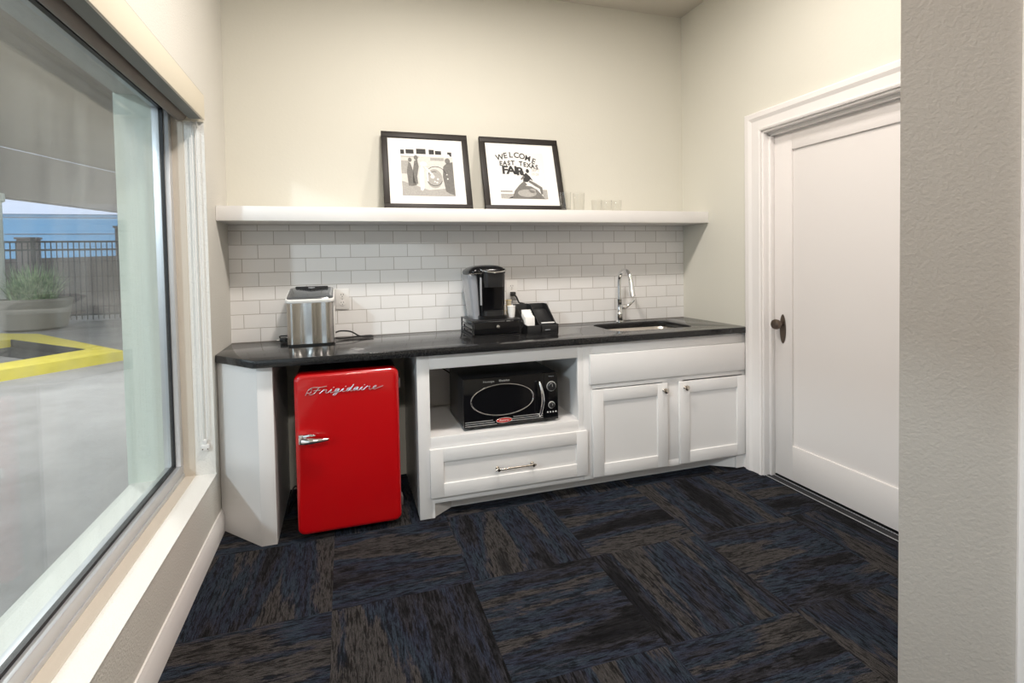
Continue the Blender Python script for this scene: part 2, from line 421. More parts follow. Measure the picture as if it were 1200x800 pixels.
# roller blind
rb = thing('roller_blind', 'cream boxed roller blind fascia with rolled taupe shade above the big window', 'window blind', (0, WY0, 2.05))
ln = WY1-WY0
fb = MB(); fb.box(.004, .014, ln-.03, -.045, 0, .118, bev=.001); fb.box(-.06, .004, ln-.03, -.045, .108, .118); fb.build('fascia', 'blind_fascia', rb)
MB().box(.0005, .010, ln-.03, -.045, .1185, .124).build('top_gap_strip', 'fascia_under', rb)
MB().box(-.052, .004, ln-.03, -.05, .004, .012).build('bottom_lip', 'fascia_under', rb)
MB().cyl((-.098, ln+.01, .028), (-.098, -.02, .028), .03, seg=20).build('shade_roll', 'roller_fabric', rb)
MB().box(-.12, .0, -.018, -.004, -.0, .1, bev=.003).build('end_bracket', 'blind_fascia', rb)
ch = thing('blind_chain', 'thin white looped blind chain hanging down the window jamb to its clip', 'blind chain', (-.04, WY0-.018, .45))
MB().tube([(-.012, 0, 1.6), (-.012, 0, .05), (0, 0, .035), (.012, 0, .05), (.012, 0, 1.6)], .0028, 6, smooth=False).build('chain_loop', 'white_plastic', ch)
MB().box(-.017, .017, -.006, .0145, .0, .03, bev=.004).box(-.008, .008, -.004, .0145, .03, .055, bev=.003).build('tension_clip', 'white_plastic', ch)
MB().cyl((-.011, -.0075, .008), (-.011, -.005, .008), .003, seg=8).cyl((.011, -.0075, .008), (.011, -.005, .008), .003, seg=8).build('screw', 'bronze', ch)

# door
d1 = thing('door_1', None, None, (W+.065, -.79, .018), kind='structure')
DW = -.95
dz = 2.06
dm = MB()   # frame and recessed panel; local x is depth, y runs along wall
dm.box(0, .04, -.125, 0, 0, dz, bev=.0015); dm.box(0, .04, DW, DW+.125, 0, dz, bev=.0015)
dm.box(0.0004, .04, DW+.125, -.125, dz-.11, dz, bev=.001); dm.box(.0004, .04, DW+.125, -.125, 0, .205, bev=.001)
dm.build('door_frame_rails', 'door_white', d1)
MB().box(.012, .03, DW+.12, -.12, .2, dz-.105).build('door_panel', 'door_white', d1)
kn = thing('door_knob_set', None, None, (0, -.062, .905)); kn.parent = d1
MB().lathe([(0, 0), (.021, 0), (.0225, .003), (.019, .006), (0, .0065)], (0, 0, -.01), 28, 'x', sx=3.9, sy=1, M=Matrix.Rotation(PI, 4, 'Z')).build('knob_plate', 'bronze', kn)
MB().lathe([(0, .004), (.011, .004), (.010, .022), (.018, .032), (.028, .042), (.031, .055), (.027, .067), (.014, .074), (0, .075)], (0, 0, .02), 28, 'x', M=Matrix.Rotation(PI, 4, 'Z')).build('knob', 'bronze', kn)
jb = MB()
jb.box(W-.002, W+.13, DY0, DY0+.02, 0, DZ, bev=.001); jb.box(W-.002, W+.13, DY1-.02, DY1, 0, DZ, bev=.001); jb.box(W-.002, W+.13, DY1-.02, DY0+.02, DZ-.001, DZ+.02, bev=.001)
jb.box(W+.035, W+.0645, DY0-.017, DY0, 0, DZ-.012, bev=.001); jb.box(W+.035, W+.0645, DY1, DY1+.012, 0, DZ-.012); jb.box(W+.035, W+.0645, DY1, DY0, DZ-.022, DZ-.0)
struct('trim_5', jb, 'white_trim')
ct = MB()
cw = .118
ya, yb = DY0+.012, DY1-.012; zt = DZ+.012
P = casing_prof(cw, .026)
# mitred casing: left leg, head, right leg lofted round the opening
secs = []
secs.append([(W-o, ya+a, 0) for a, o in P])
secs.append([(W-o, ya+a, zt+a) for a, o in P])
secs.append([(W-o, yb-a, zt+a) for a, o in P])
secs.append([(W-o, yb-a, 0) for a, o in P])
ct.loft(secs)
struct('trim_6', ct, 'white_trim', ang=20)
th = MB().box(W+.0, W+.13, DY1, DY0, -.01, .004).build('door_threshold', 'rubber', None, kind='structure')
dsw = MB()
for k in range(70):
    y = DY0-.012-k*.0135
    dsw.box(W+.052, W+.056, y-.010, y, .005, .009)
dsw.box(W+.002, W+.006, DY1, DY0, .0035, .0065)
struct('trim_7', dsw, 'alu')

# ------------------------------------------------------------------ shelf
MB().box(0.001, W-.001, -.289, -.001, 1.59, 1.668, bev=.002).build('wall_shelf', 'shelf_white', None,
    label='long thick white floating shelf across the wall above the white tiles', category='shelf')

# ------------------------------------------------------------------ cabinets
FY = -.622       # face frame front
CT = .868        # underside of the counter
# diagonal end panel
ep = thing('end_panel', 'white angled panel carrying the counter end beside the window', 'end panel', (0.002, -.62, 0))
t = .018
MB().prism([(0, .235), (.218, -.002), (.218, .024), (.0, .262)], 'z', 0, CT-.001).build('angled_board', 'white_cabinet', ep)
MB().box(.218, .288, -.002, .018, 0, CT-.001, bev=.001).build('front_stile', 'white_cabinet', ep)
MB().box(.270, .288, .018, .61, 0, CT-.001).build('side_board', 'white_cabinet', ep)

def shaker(parent, name, x0, x1, z0, z1, s, y=FY, **tags):
    o = MB(); t = .02
    o.box(x0, x0+s, y-t, y-.001, z0, z1, bev=.0015); o.box(x1-s, x1, y-t, y-.001, z0, z1, bev=.0015)
    o.box(x0+s, x1-s, y-t+.0002, y-.001, z0, z0+s, bev=.0012); o.box(x0+s, x1-s, y-t+.0002, y-.001, z1-s, z1, bev=.0012)
    o.box(x0+s-.004, x1-s+.004, y-.011, y-.003, z0+s-.004, z1-s+.004)
    return o.build(name, 'white_cabinet', parent, **tags)

mc = thing('microwave_cabinet', 'white base cabinet with open microwave cubby and one wide drawer', 'cabinet', (0, 0, 0))
X0, X1 = .980, 1.93
f = MB()
f.box(X0, 1.045, FY, FY+.02, 0, CT, bev=.001)                 # stile down to floor
f.box(1.897, X1, FY, FY+.02, .077, CT, bev=.001)
f.box(1.045, 1.897, FY+.0003, FY+.02, .79, CT, bev=.001)
f.box(1.045, 1.897, FY+.0003, FY+.02, .36, .428, bev=.001)
f.box(1.045, 1.897, FY+.0003, FY+.02, .077, .12, bev=.001)
f.box(1.045, 1.06, FY+.0002, FY+.02, 0.0, .12)
f.build('face_frame', 'white_cabinet', mc)
b = MB()
b.box(X0+.001, X0+.019, FY+.02, -.012, 0, CT-.001)
b.box(1.912, X1-.001, FY+.02, -.012, .1, CT-.001)
b.box(X0+.019, 1.912, FY+.02, -.012, .41, .428)
b.box(X0+.019, 1.912, -.03, -.012, .1, CT-.001)
b.box(X0+.019, 1.912, FY+.02, -.03, .1, .118)
b.build('carcass', 'white_cabinet', mc)
tk = MB(); tk.prism([(1.06, -.612), (1.165, -.53), (X1-.001, -.53), (X1-.001, -.512), (1.158, -.512), (1.06, -.59)], 'z', 0, .1)
tk.build('toe_kick', 'white_cabinet', mc)
dr = shaker(mc, 'drawer', 1.037, 1.945, .113, .37, .07)
pl = MB().tube([(1.385, FY-.05, .229), (1.615, FY-.05, .229)], .0055, 12, smooth=False)
for x in (1.40, 1.60): pl.cyl((x, FY-.0205, .229), (x, FY-.05, .229), .005, .005, 12); pl.lathe([(0, 0), (.010, 0), (.010, .004), (.006, .008)], (x, FY-.0205, .229), 16, 'y'); pl.lathe([(0, 0), (.009, .0), (.0095, .006), (.008, .011), (0, .012)], (x, FY-.047, .229), 16, 'y')
pl.build('handle', 'nickel', dr, label='brushed nickel bar handle')

sc = thing('sink_cabinet', 'white sink base cabinet with plain top panel and two knobbed doors', 'cabinet', (0, 0, 0))
f = MB(); E = W-.002
f.box(X1+.0005, 1.99, FY, FY+.02, .077, CT, bev=.001); f.box(3.05, E, FY, FY+.02, .077, CT, bev=.001)
f.box(2.46, 2.60, FY, FY+.02, .12, .60, bev=.001)
f.box(1.99, 3.05, FY+.0003, FY+.02, .79, CT, bev=.001); f.box(1.99, 3.05, FY+.0003, FY+.02, .60, .65, bev=.001); f.box(1.99, 3.05, FY+.0003, FY+.02, .077, .12, bev=.001)
f.box(3.0, E, FY+.0003, FY+.02, 0, .077)
f.build('face_frame', 'white_cabinet', sc)
b = MB(); b.box(X1+.0005, X1+.018, FY+.02, -.012, .1, CT-.001); b.box(E-.018, E, FY+.02, -.012, 0, CT-.001); b.box(X1+.018, E-.018, FY+.02, -.012, .1, .118); b.box(X1+.018, E-.018, -.03, -.012, .118, CT-.001)
b.build('carcass', 'white_cabinet', sc)
MB().prism([(X1+.0005, -.53), (2.87, -.53), (3.0, -.612), (3.0, -.59), (2.877, -.512), (X1+.0005, -.512)], 'z', 0, .1).build('toe_kick', 'white_cabinet', sc)
MB().box(1.968, 3.056, FY-.02, FY-.001, .632, .803, bev=.0025).build('false_front', 'white_cabinet', sc)
def knob(parent, x, z):
    MB().lathe([(0, 0), (.009, 0), (.009, .003), (.006, .006), (.006, .014), (.013, .02), (.0165, .026), (.0155, .031), (.009, .034), (0, .0345)], (x, FY-.0205, z), 24, 'y').build('knob', 'nickel', parent, label='round nickel knob')
a = shaker(sc, 'cabinet_door', 1.98, 2.481, .092, .597, .07); knob(a, 2.452, .558)
a = shaker(sc, 'cabinet_door', 2.568, 3.064, .092, .595, .07); knob(a, 2.60, .562)

# ------------------------------------------------------------------ countertop with sink cut-out
SX0, SX1, SY0, SY1 = 2.225, 2.80, -.50, -.135
def slab_with_hole(outer, hole, z0, z1):
    b = bmesh.new(); E_ = []
    def loop(pts, z):
        v = [b.verts.new((x, y, z)) for x, y in pts]; e = [b.edges.new((v[i], v[(i+1) % len(v)])) for i in range(len(v))]; return v, e
    layers = []
    for z in (z0, z1):
        vo, eo = loop(outer, z); vh, eh = loop(hole, z)
        bmesh.ops.triangle_fill(b, use_beauty=True, use_dissolve=False, edges=eo+eh); layers.append((vo, vh))
    for k in (0, 1):
        A, B = layers[0][k], layers[1][k]; n = len(A)
        for i in range(n): b.faces.new((A[i], A[(i+1) % n], B[(i+1) % n], B[i]))
    bmesh.ops.recalc_face_normals(b, faces=b.faces)
    return b
cb = MB()
cb.add(slab_with_hole([(0.001, -.009), (0.001, -.412), (.212, -.66), (.225, -.662), (W-.001, -.652), (W-.001, -.009)], rrect(SX0, SX1, SY0, SY1, .075, 8), CT, ZC))
ctop = cb.build('countertop', 'granite', None, bev=.0025, ang=30, label='polished black granite countertop with a clipped corner by the window', category='countertop')
# sink
sk = thing('undermount_sink', 'stainless steel undermount sink bowl let into the black counter', 'sink', ((SX0+SX1)/2, (SY0+SY1)/2, ZC-.19))
hx, hy = (SX1-SX0)/2, (SY1-SY0)/2
bm_ = MB(); secs = []
for (g, z, r) in ((.03, .152, .09), (.004, .152, .078), (.002, .150, .077), (-.002, .06, .07), (-.012, .025, .065), (-.04, .008, .05), (-.09, .003, .04)):
    secs.append([(x, y, z) for x, y in rrect(-hx-g, hx+g, -hy-g, hy+g, r, 8)])
b = bmesh.new(); R = [[b.verts.new(p) for p in s_] for s_ in secs]
for A, B in zip(R, R[1:]):
    for k in range(len(A)): b.faces.new((A[k], A[(k+1) % len(A)], B[(k+1) % len(A)], B[k]))
b.faces.new(R[-1]); bmesh.ops.recalc_face_normals(b, faces=b.faces); bm_.add(b)
bm_.build('bowl', 'sink_steel', sk, ang=60)
MB().lathe([(0, .002), (.02, .002), (.03, .004), (.042, .0055), (.045, .0035)], (0, 0, .0015), 28).build('drain', 'chrome', sk)

# faucet
fc = thing('kitchen_faucet', 'chrome high-arc pull-down faucet standing behind the sink', 'faucet', (2.485, -.085, ZC))
MB().lathe([(0, 0), (.027, 0), (.027, .006), (.022, .012), (.02, .05), (.0215, .056), (.0215, .062), (.019, .066), (.018, .15), (.0195, .153), (.0195, .165), (.014, .17), (0, .17)]).build('body', 'chrome', fc)
sp = MB(); pts = [(0, 0, .165), (0, 0, .28)]
for k in range(1, 9):
    a_ = PI*k/9*1.12; pts.append((0, -.075+.075*math.cos(a_), .29+.075*math.sin(a_)))
sp.tube(pts, .0142, 16, res=4).build('spout', 'chrome', fc)
e_ = Vector(pts[-1]); d_ = (Vector(pts[-1])-Vector(pts[-2])).normalized()
MB().tube([e_-d_*.005, e_+d_*.03, e_+d_*.085, e_+d_*.10], [.0155, .017, .021, .022], 18, smooth=False).build('spray_head', 'chrome', fc)
MB().tube([(.015, 0, .108), (.045, 0, .108)], [.016, .016], 16, smooth=False).tube([(.045, 0, .108), (.06, -.008, .112), (.085, -.02, .135), (.1, -.03, .155)], [.016, .011, .008, .006], 12).build('lever_handle', 'chrome', fc)

# ------------------------------------------------------------------ refrigerator
rf = thing('mini_fridge', 'small retro red refrigerator with chrome handle under the counter', 'refrigerator', (.635, -.36, 0))
x0, x1 = -.25, .25; z0, z1 = .03, .822
yf = -.29
b = MB(); b.add(bmesh.new())
def rounded_front(mb, x0, x1, y0, y1, z0, z1, rc, re):
    """box rounded in the front view (rc) with softly rolled front edge (re); front at y0"""
    secs = []
    for y, inset in [(y1, 0)]+[(y0+re*(1-math.sin(k*PI/2/6)), re*(1-math.cos(k*PI/2/6))) for k in range(7)]:
        r = max(rc-inset*.6, .004)
        secs.append([(x, y, z) for x, z in rrect(x0+inset, x1-inset, z0+inset, z1-inset, r, 8)])
    mb.loft(secs)
rounded_front(b, x0, x1, yf, yf+.055, z0, z1, .035, .022)
dd = b.build('door', 'red_enamel', rf, ang=50)
b = MB(); rounded_front(b, x0+.004, x1-.004, yf+.062, .25, z0, z1-.004, .03, .004); b.build('body', 'satin_black', rf)
MB().box(x0+.012, x1-.012, yf+.055, yf+.063, z0+.01, z1-.014).build('door_seal', 'rubber', rf)
for zz in (z0+.09, z1-.09):
    MB().box(x1-.002, x1+.010, yf+.03, yf+.08, zz-.025, zz+.025, bev=.003).build('hinge', 'hinge_grey', rf)
for sx in (-1, 1):
    for sy in (yf+.1, .2): MB().cyl((sx*.2, sy, 0), (sx*.2, sy, z0+.002), .016, seg=16).build('foot', 'rubber', rf)
# handle
hd = MB()
hz_ = .512
hd.box(-.232, -.196, yf-.03, yf+.002, hz_-.024, hz_+.024, bev=.006, seg=3)
hd.build('handle_base', 'chrome', dd)
hd = MB().tube([(-.215, yf-.032, hz_-.006), (-.18, yf-.042, hz_-.006), (-.13, yf-.045, hz_-.006), (-.095, yf-.043, hz_-.005)], [.017, .016, .010, .0055], 14)
hd.tube([(-.21, yf-.03, hz_+.018), (-.18, yf-.036, hz_+.02), (-.16, yf-.03, hz_+.016), (-.155, yf-.012, hz_+.01)], [.006, .006, .005, .004], 10)
hd.build('handle', 'chrome', dd)
# chrome script lettering
STR = {
 'F': ([[(-.8, 1.3), (-.75, 1.75), (-.1, 1.95), (.8, 1.85), (2.0, 2.05)], [(.75, 1.9), (.55, 1.1), (.25, .2), (-.25, -.15), (-.6, .1)], [(-.05, .95), (.5, 1.05), (1.1, 1.0)]], 1.5),
 'r': ([[(-.3, 0), (.15, .9), (.25, 1.15), (.32, .9), (.75, .95), (.72, .4), (.9, .0), (1.25, .15)]], 1.3),
 'i': ([[(-.1, .15), (.3, 1.0), (.25, .3), (.4, 0), (.85, .15)], [(.48, 1.45), (.56, 1.6)]], .9),
 'g': ([[(.0, .15), (.6, .95), (.25, 1.0), (.05, .5), (.2, .08), (.5, .3), (.78, 1.0), (.6, -.3), (.3, -.85), (.0, -.7), (.35, -.2), (1.15, .2)]], 1.2),
 'd': ([[(.0, .15), (.6, .95), (.25, 1.0), (.05, .5), (.2, .05), (.5, .3), (.95, 1.95), (.75, .5), (.85, .03), (1.2, .15)]], 1.25),
 'a': ([[(.0, .15), (.65, .95), (.3, 1.0), (.05, .5), (.2, .05), (.5, .3), (.78, .98), (.68, .3), (.8, .03), (1.2, .15)]], 1.2),
 'e': ([[(.0, .15), (.4, .5), (.62, .9), (.4, 1.02), (.15, .6), (.2, .1), (.5, .0), (.9, .2), (1.9, .75)]], 1.0)}
adv = 0; lg = MB(); sx, sz = .0268, .0165
for chh in 'Frigidaire':
    strokes, a_ = STR[chh]
    for s_ in strokes:
        pts = [(-.165+(adv+px+pz*.25)*sx, yf-.003, .722+pz*sz) for px, pz in s_]
        lg.tube(pts, .0014, 6, res=4)
    adv += a_
lg.tube([(-.197, yf-.004, .718), (-.183, yf-.004, .744), (-.168, yf-.004, .748), (-.173, yf-.004, .73), (-.192, yf-.004, .730)], .0013, 6, res=4)
lg.build('script_emblem', 'emblem_grey', dd)
tagm(MB().tube([(.36, -.06, .05), (.33, -.2, .02), (.31, -.33, .012), (.325, -.36, .10), (.345, -.345, .155), (.37, -.30, .12), (.378, -.22, .02), (.36, -.06, .009)], .004, 8).build('coiled_cable', 'cord'),
     'thin black cord coiled on the carpet left of the red fridge', 'cord')

# ------------------------------------------------------------------ microwave
mw = thing('microwave', 'glossy black retro microwave with oval chrome-rimmed window inside the cubby', 'microwave', (1.51, -.40, .428))
x0, x1, yf, z0, z1 = -.277, .277, -.19, .014, .283
MB().box(x0, x1, yf+.02, .19, z0, z1, bev=.006).build('housing', 'satin_black', mw)
dm = MB(); dm.box(x0, .19, yf, yf+.019, z0, z1, bev=.003); md = dm.build('door', 'gloss_black', mw)
MB().box(.1915, x1, yf, yf+.019, z0, z1, bev=.003).build('control_panel', 'gloss_black', mw)
cx, cz = -.055, .157
MB().tube([(cx+.181*math.cos(2*PI*k/40), yf-.002, cz+.086*math.sin(2*PI*k/40)) for k in range(40)], .0042, 10, closed=True, res=2).build('oval_rim', 'chrome', md)
MB().prism(ellipse(cx, cz, .178, .083), 'y', yf-.0012, yf+.002).build('window', 'gloss_black', md)
MB().tube([(.156, yf-.003, .238), (.157, yf-.02, .235), (.166, yf-.032, .19), (.17, yf-.034, .145), (.166, yf-.032, .10), (.157, yf-.02, .052), (.156, yf-.003, .048)], [.006, .007, .009, .010, .009, .007, .006], 12).build('handle', 'chrome', md)
tr = MB()
for k in range(3):
    tr.box(x0+.006, -.115+k*.012, yf-.0015, yf+.001, .046-k*.011, .049-k*.011)
    tr.box(.005-k*.008+.0, .182, yf-.0015, yf+.001, .053-k*.011, .056-k*.011) if k < 3 else None
tr.build('trim_lines', 'satin_chrome', md)
bd = MB().prism(ellipse(-.05, .042, .046, .0135, 32), 'y', yf-.004, yf+.001).build('badge', 'badge_red', md)
mm = MB(); put_text(mm, 'Retro', .016, -.05, yf-.0045, .042, 1.5); mm.build('badge_lettering', 'white_plastic', bd)
mm = MB(); mm.tube([(-.05+.046*math.cos(2*PI*k/32), yf-.004, .042+.0135*math.sin(2*PI*k/32)) for k in range(32)], .0012, 6, closed=True, res=1); mm.build('badge_rim', 'chrome', bd)
mm = MB(); put_text(mm, 'Nostalgia', .014, -.135, yf-.0008, .262, 1.2, bold=0); mm.build('thin_lettering', 'satin_chrome', md)
mm = MB(); put_text(mm, 'Electrics', .015, -.045, yf-.0008, .262, 1.2, bold=.0003); mm.build('bold_lettering', 'satin_chrome', md)
mm = MB(); put_text(mm, 'Retro', .010, .235, yf-.0008, .262, 1.3); mm.build('panel_lettering', 'strip_grey', mw)
for z, r in ((.205, .027), (.098, .0185)):
    kd = MB().lathe([(0, .0), (r*.86, 0), (r*.86, .014), (r*.7, .018), (0, .018)], (.235, yf+.0005, z), 28, 'y').build('dial', 'satin_black', mw)
    MB().tube([(.235+r*math.cos(2*PI*k/32), yf-.003, z+r*math.sin(2*PI*k/32)) for k in range(32)], .0022, 8, closed=True, res=1).build('dial_ring', 'satin_chrome', kd)
    MB().box(.2342, .2358, yf-.0195, yf-.017, z, z+r*.6).build('dial_pointer', 'satin_chrome', kd)
for k in range(4):
    MB().lathe([(0, 0), (.0042, 0), (.0042, .002), (0, .003)], (.212+k*.0165, yf+.0002, .058), 12, 'y').build('indicator_dot', 'white_plastic', mw)
for sx in (-.22, .22):
    for sy in (-.14, .15): MB().cyl((sx, sy, 0), (sx, sy, .0145), .014, seg=14).build('foot', 'rubber', mw)
tagm(MB().tube([(1.05, -.04, .80), (1.10, -.10, .745), (1.17, -.16, .715), (1.25, -.192, .66)], .004, 8).build('coiled_cable', 'cord'),
     'black microwave cord running along the top left of the cubby', 'cord')

# ------------------------------------------------------------------ ice maker
im = thing('ice_maker', 'stainless steel countertop ice maker with dark lid beside the window', 'ice maker', (.449, -.175, ZC), rz=0)
hx, hy = .122, .125
def rr_secs(spec, n=8): return [[(x, y, z) for x, y in rrect(-a, a, -b_, b_, r, n)] for a, b_, r, z in spec]
MB().loft(rr_secs([(hx-.006, hy-.006, .025, .0), (hx-.006, hy-.006, .025, .012)])).build('base', 'matte_black', im)
MB().loft(rr_secs([(hx, hy, .03, .012), (hx, hy, .03, .238)])).build('body', 'stainless', im)
def slope_secs(spec, k=.19, n=8):
    return [[(x, y, z+max(0, (y+hy))*k*f_) for x, y in rrect(-a, a, -b_, b_, r, n)] for a, b_, r, z, f_ in spec]
MB().loft(slope_secs([(hx+.003, hy+.003, .03, .236, 0), (hx+.007, hy+.007, .032, .242, .1), (hx+.007, hy+.007, .032, .252, 1), (hx+.002, hy+.002, .03, .257, 1)])).build('collar', 'white_plastic', im)
MB().loft(slope_secs([(hx-.001, hy-.001, .026, .257, 1), (hx-.003, hy-.003, .026, .264, 1), (hx-.014, hy-.014, .022, .268, 1)])).build('lid', 'smoke_lid', im)
MB().tube([(-.088, .10, .313), (0, .045, .303), (.088, .10, .313)], [.005, .006, .005], 8, smooth=False).tube([(-.088, .10, .313), (.088, .10, .313)], .006, 8, smooth=False).build('lid_handle', 'matte_black', im)
mm = MB().box(-.018, .018, .062, .078, .300, .314, bev=.001); mm.build('lid_badge', 'strip_grey', im)
MB().box(hx-.001, hx+.004, -.07, .08, .03, .2, bev=.002).build('side_vent', 'white_plastic', im)
cord = MB().tube([(.565, -.10, .94), (.60, -.09, .952), (.66, -.085, .945), (.71, -.10, .918), (.755, -.115, .911), (.79, -.09, .911), (.77, -.06, .911), (.70, -.07, .911), (.64, -.10, .910), (.60, -.12, .911), (.575, -.11, .914)], .0045, 10)
tagm(cord.build('coiled_cable', 'cord'), 'black power cord looped on the black counter right of the ice maker', 'cord')
pg = thing('power_plug', 'black plug end lying on the counter left of the ice maker', 'plug', (.285, -.09, ZC))
MB().box(-.018, .02, -.013, .013, .001, .027, bev=.006).build('plug_body', 'cord', pg)
MB().cyl((-.018, .006, .014), (-.034, .008, .014), .0025, seg=6).cyl((-.018, -.006, .014), (-.034, -.006, .014), .0025, seg=6).build('prongs', 'chrome', pg)
MB().tube([(.018, 0, .016), (.035, .01, .03), (.0, .02, .034), (-.02, .012, .03), (.01, -.02, .0065), (.045, .0, .006)], .004, 8).build('cord_tail', 'cord', pg)

# ------------------------------------------------------------------ outlets
def outlet(x, z, label):
    o = thing('wall_outlet', label, 'outlet', (x, -.0085, z))
    MB().box(-.04, .04, -.007, 0, -.063, .063, bev=.003).build('cover_plate', 'white_plastic', o)
    for dz_ in (-.024, .024):
        r = MB().prism(ellipse(0, dz_, .018, .0165, 20), 'y', -.0095, -.0065).build('receptacle', 'white_plastic', o)
        MB().box(-.008, -.0055, -.0099, -.009, dz_, dz_+.009).box(.0055, .008, -.0099, -.009, dz_, dz_+.009).lathe([(0, 0), (.0026, 0), (.0026, .0008), (0, .0008)], (0, -.0092, dz_-.008), 10, 'y').build('slots', 'ink_dark', r)
    MB().lathe([(0, 0), (.0035, 0), (.003, .0015), (0, .0018)], (0, -.0068, 0), 10, 'y').build('screw', 'chrome', o)
outlet(.618, 1.137, 'white duplex outlet on the tiles just right of the ice maker')
outlet(1.71, 1.155, 'white duplex outlet on the tiles behind the coffee maker with a black plug')

# ------------------------------------------------------------------ coffee station
pd = thing('pod_drawer', 'black coffee pod drawer box under the coffee maker', 'pod drawer', (1.50, -.205, ZC))
a_, d_, h_ = .152, .15, .095
fm = MB()
fm.box(-a_, a_, -d_, d_, h_-.008, h_, bev=.002); fm.box(-a_, a_, -d_, d_, .002, .008)
for sx in (-1, 1):
    for sy in (-1, 1): fm.box(sx*a_-(.008 if sx > 0 else 0), sx*a_+(.008 if sx < 0 else 0), sy*d_-(.008 if sy > 0 else 0), sy*d_+(.008 if sy < 0 else 0), 0, h_-.006)
    for zz in (.03, .062): fm.box(sx*a_-(.006 if sx > 0 else 0), sx*a_+(.006 if sx < 0 else 0), -d_, d_, zz, zz+.004)
fm.build('frame', 'satin_black', pd)
dw = MB().box(-a_+.010, a_-.010, -d_-.006, -d_+.004, .012, h_-.012, bev=.002).box(-a_+.012, a_-.012, -d_, d_-.01, .012, .05)
dwo = dw.build('drawer', 'gloss_black', pd)
MB().lathe([(0, 0), (.006, 0), (.006, .008), (.012, .014), (.010, .02), (0, .022)], (0, -d_-.005, .056), 18, 'y').build('knob', 'chrome', dwo)
MB().tube([(a_-.0, -.10, .075), (a_+.022, -.11, .07), (a_+.022, -.115, .04), (a_, -.11, .035)], .004, 8).build('side_hook', 'satin_black', pd)

kg = thing('coffee_maker', 'tall black single-serve coffee maker with chrome-edged lid on the pod drawer', 'coffee maker', (1.475, -.20, ZC+.095))
def sec(cx, cy, a, b_, r, z): return [(cx+x, cy+y, z) for x, y in rrect(-a, a, -b_, b_, r, 7)]
MB().loft([sec(.02, -.0, .088, .125, .03, 0), sec(.02, 0, .088, .125, .03, .018), sec(.02, 0, .085, .122, .03, .022)]).build('base', 'gloss_black', kg)
MB().loft([sec(.022, .02, .082, .098, .03, .022), sec(.02, .016, .086, .104, .03, .12), sec(.016, .012, .09, .11, .03, .27)]).build('body', 'gloss_black', kg)
MB().loft([sec(.022, -.098, .06, .022, .015, .02), sec(.022, -.098, .06, .022, .015, .05)]).build('drip_tray', 'satin_black', kg)
MB().loft([sec(-.075, .02, .022, .088, .018, .0), sec(-.085, .018, .026, .095, .02, .12), sec(-.1, .014, .03, .105, .022, .272)]).build('water_tank', 'tank_grey', kg)
MB().loft([sec(-.008, .01, .114, .112, .035, .272), sec(-.008, .008, .117, .116, .038, .284), sec(-.007, .006, .115, .114, .04, .296), sec(-.003, .005, .100, .098, .045, .313), sec(.002, .005, .07, .07, .04, .324), sec(.002, .005, .03, .03, .025, .328)]).build('lid', 'gloss_black', kg, ang=50)
MB().loft([sec(.02, -.115, .058, .030, .022, .195), sec(.02, -.115, .062, .036, .024, .24), sec(.02, -.11, .066, .04, .026, .290)]).build('brew_head', 'satin_black', kg, ang=50)
MB().tube([(-.06, -.09, .304), (-.045, -.145, .292), (.02, -.162, .284), (.085, -.145, .292), (.1, -.09, .304)], .005, 10).build('lid_handle', 'chrome', kg)
MB().box(-.062, -.050, -.106, -.098, .085, .255, bev=.003).build('level_strip', 'strip_grey', kg)
MB().tube([(-.125, -.1, .276), (-.06, -.118, .279), (-.045, -.12, .279)], .003, 8).build('chrome_edge', 'chrome', kg)

og = thing('condiment_organizer', 'black sloped condiment organizer holding white packets beside the coffee maker', 'organizer', (1.785, -.25, ZC))
prof = [(-.125, 0), (.125, 0), (.125, .165), (.06, .165), (-.085, .055), (-.125, .052)]
oo = MB()
for x in (-.105, -.012, .099): oo.prism(prof, 'x', x, x+.006)
oo.box(-.105, .105, -.125, -.119, 0, .05, bev=.001); oo.box(-.105, .105, .119, .125, 0, .165, bev=.001); oo.box(-.105, .105, -.12, .12, 0, .005)
oo.prism([(-.119, .005), (-.08, .03), (.06, .125), (.119, .13), (.119, .005)], 'x', -.006, .1)
oo.build('tray', 'satin_black', og)
MB().box(.015, .05, -.1265, -.1245, .018, .022).build('label_mark', 'strip_grey', og)
pk = thing('packet_stack', 'stack of white paper packets standing in the black organizer', 'paper packets', (1.716, -.318, ZC+.005))
for k in range(7):
    y = -.03+k*.012
    MB().box(-.030+random.uniform(-.003, .003), .030+random.uniform(-.002, .002), y, y+.010, 0, .094+k*.006+random.uniform(-.004, .004), bev=.002).build('packet', 'paper', pk)
so = MB().box(-.0, .085, -.008, .008, 0, .007, bev=.002).build('stir_stick_bundle', 'white_plastic', None)
so.location = (1.79, -.345, ZC+.056); tagm(so, 'short white stick bundle lying at the front of the black organizer', 'stir sticks')
cp = thing('paper_cup', 'small white paper cup between the coffee maker and the packets', 'cup', (1.625, -.255, ZC+.0955))
MB().lathe([(0, .002), (.018, .002), (.018, 0), (.02, 0), (.026, .068), (.0275, .069), (.0265, .071), (.0245, .069), (.0185, .004), (0, .004)], seg=28).build('cup_body', 'paper', cp)
pp_ = None
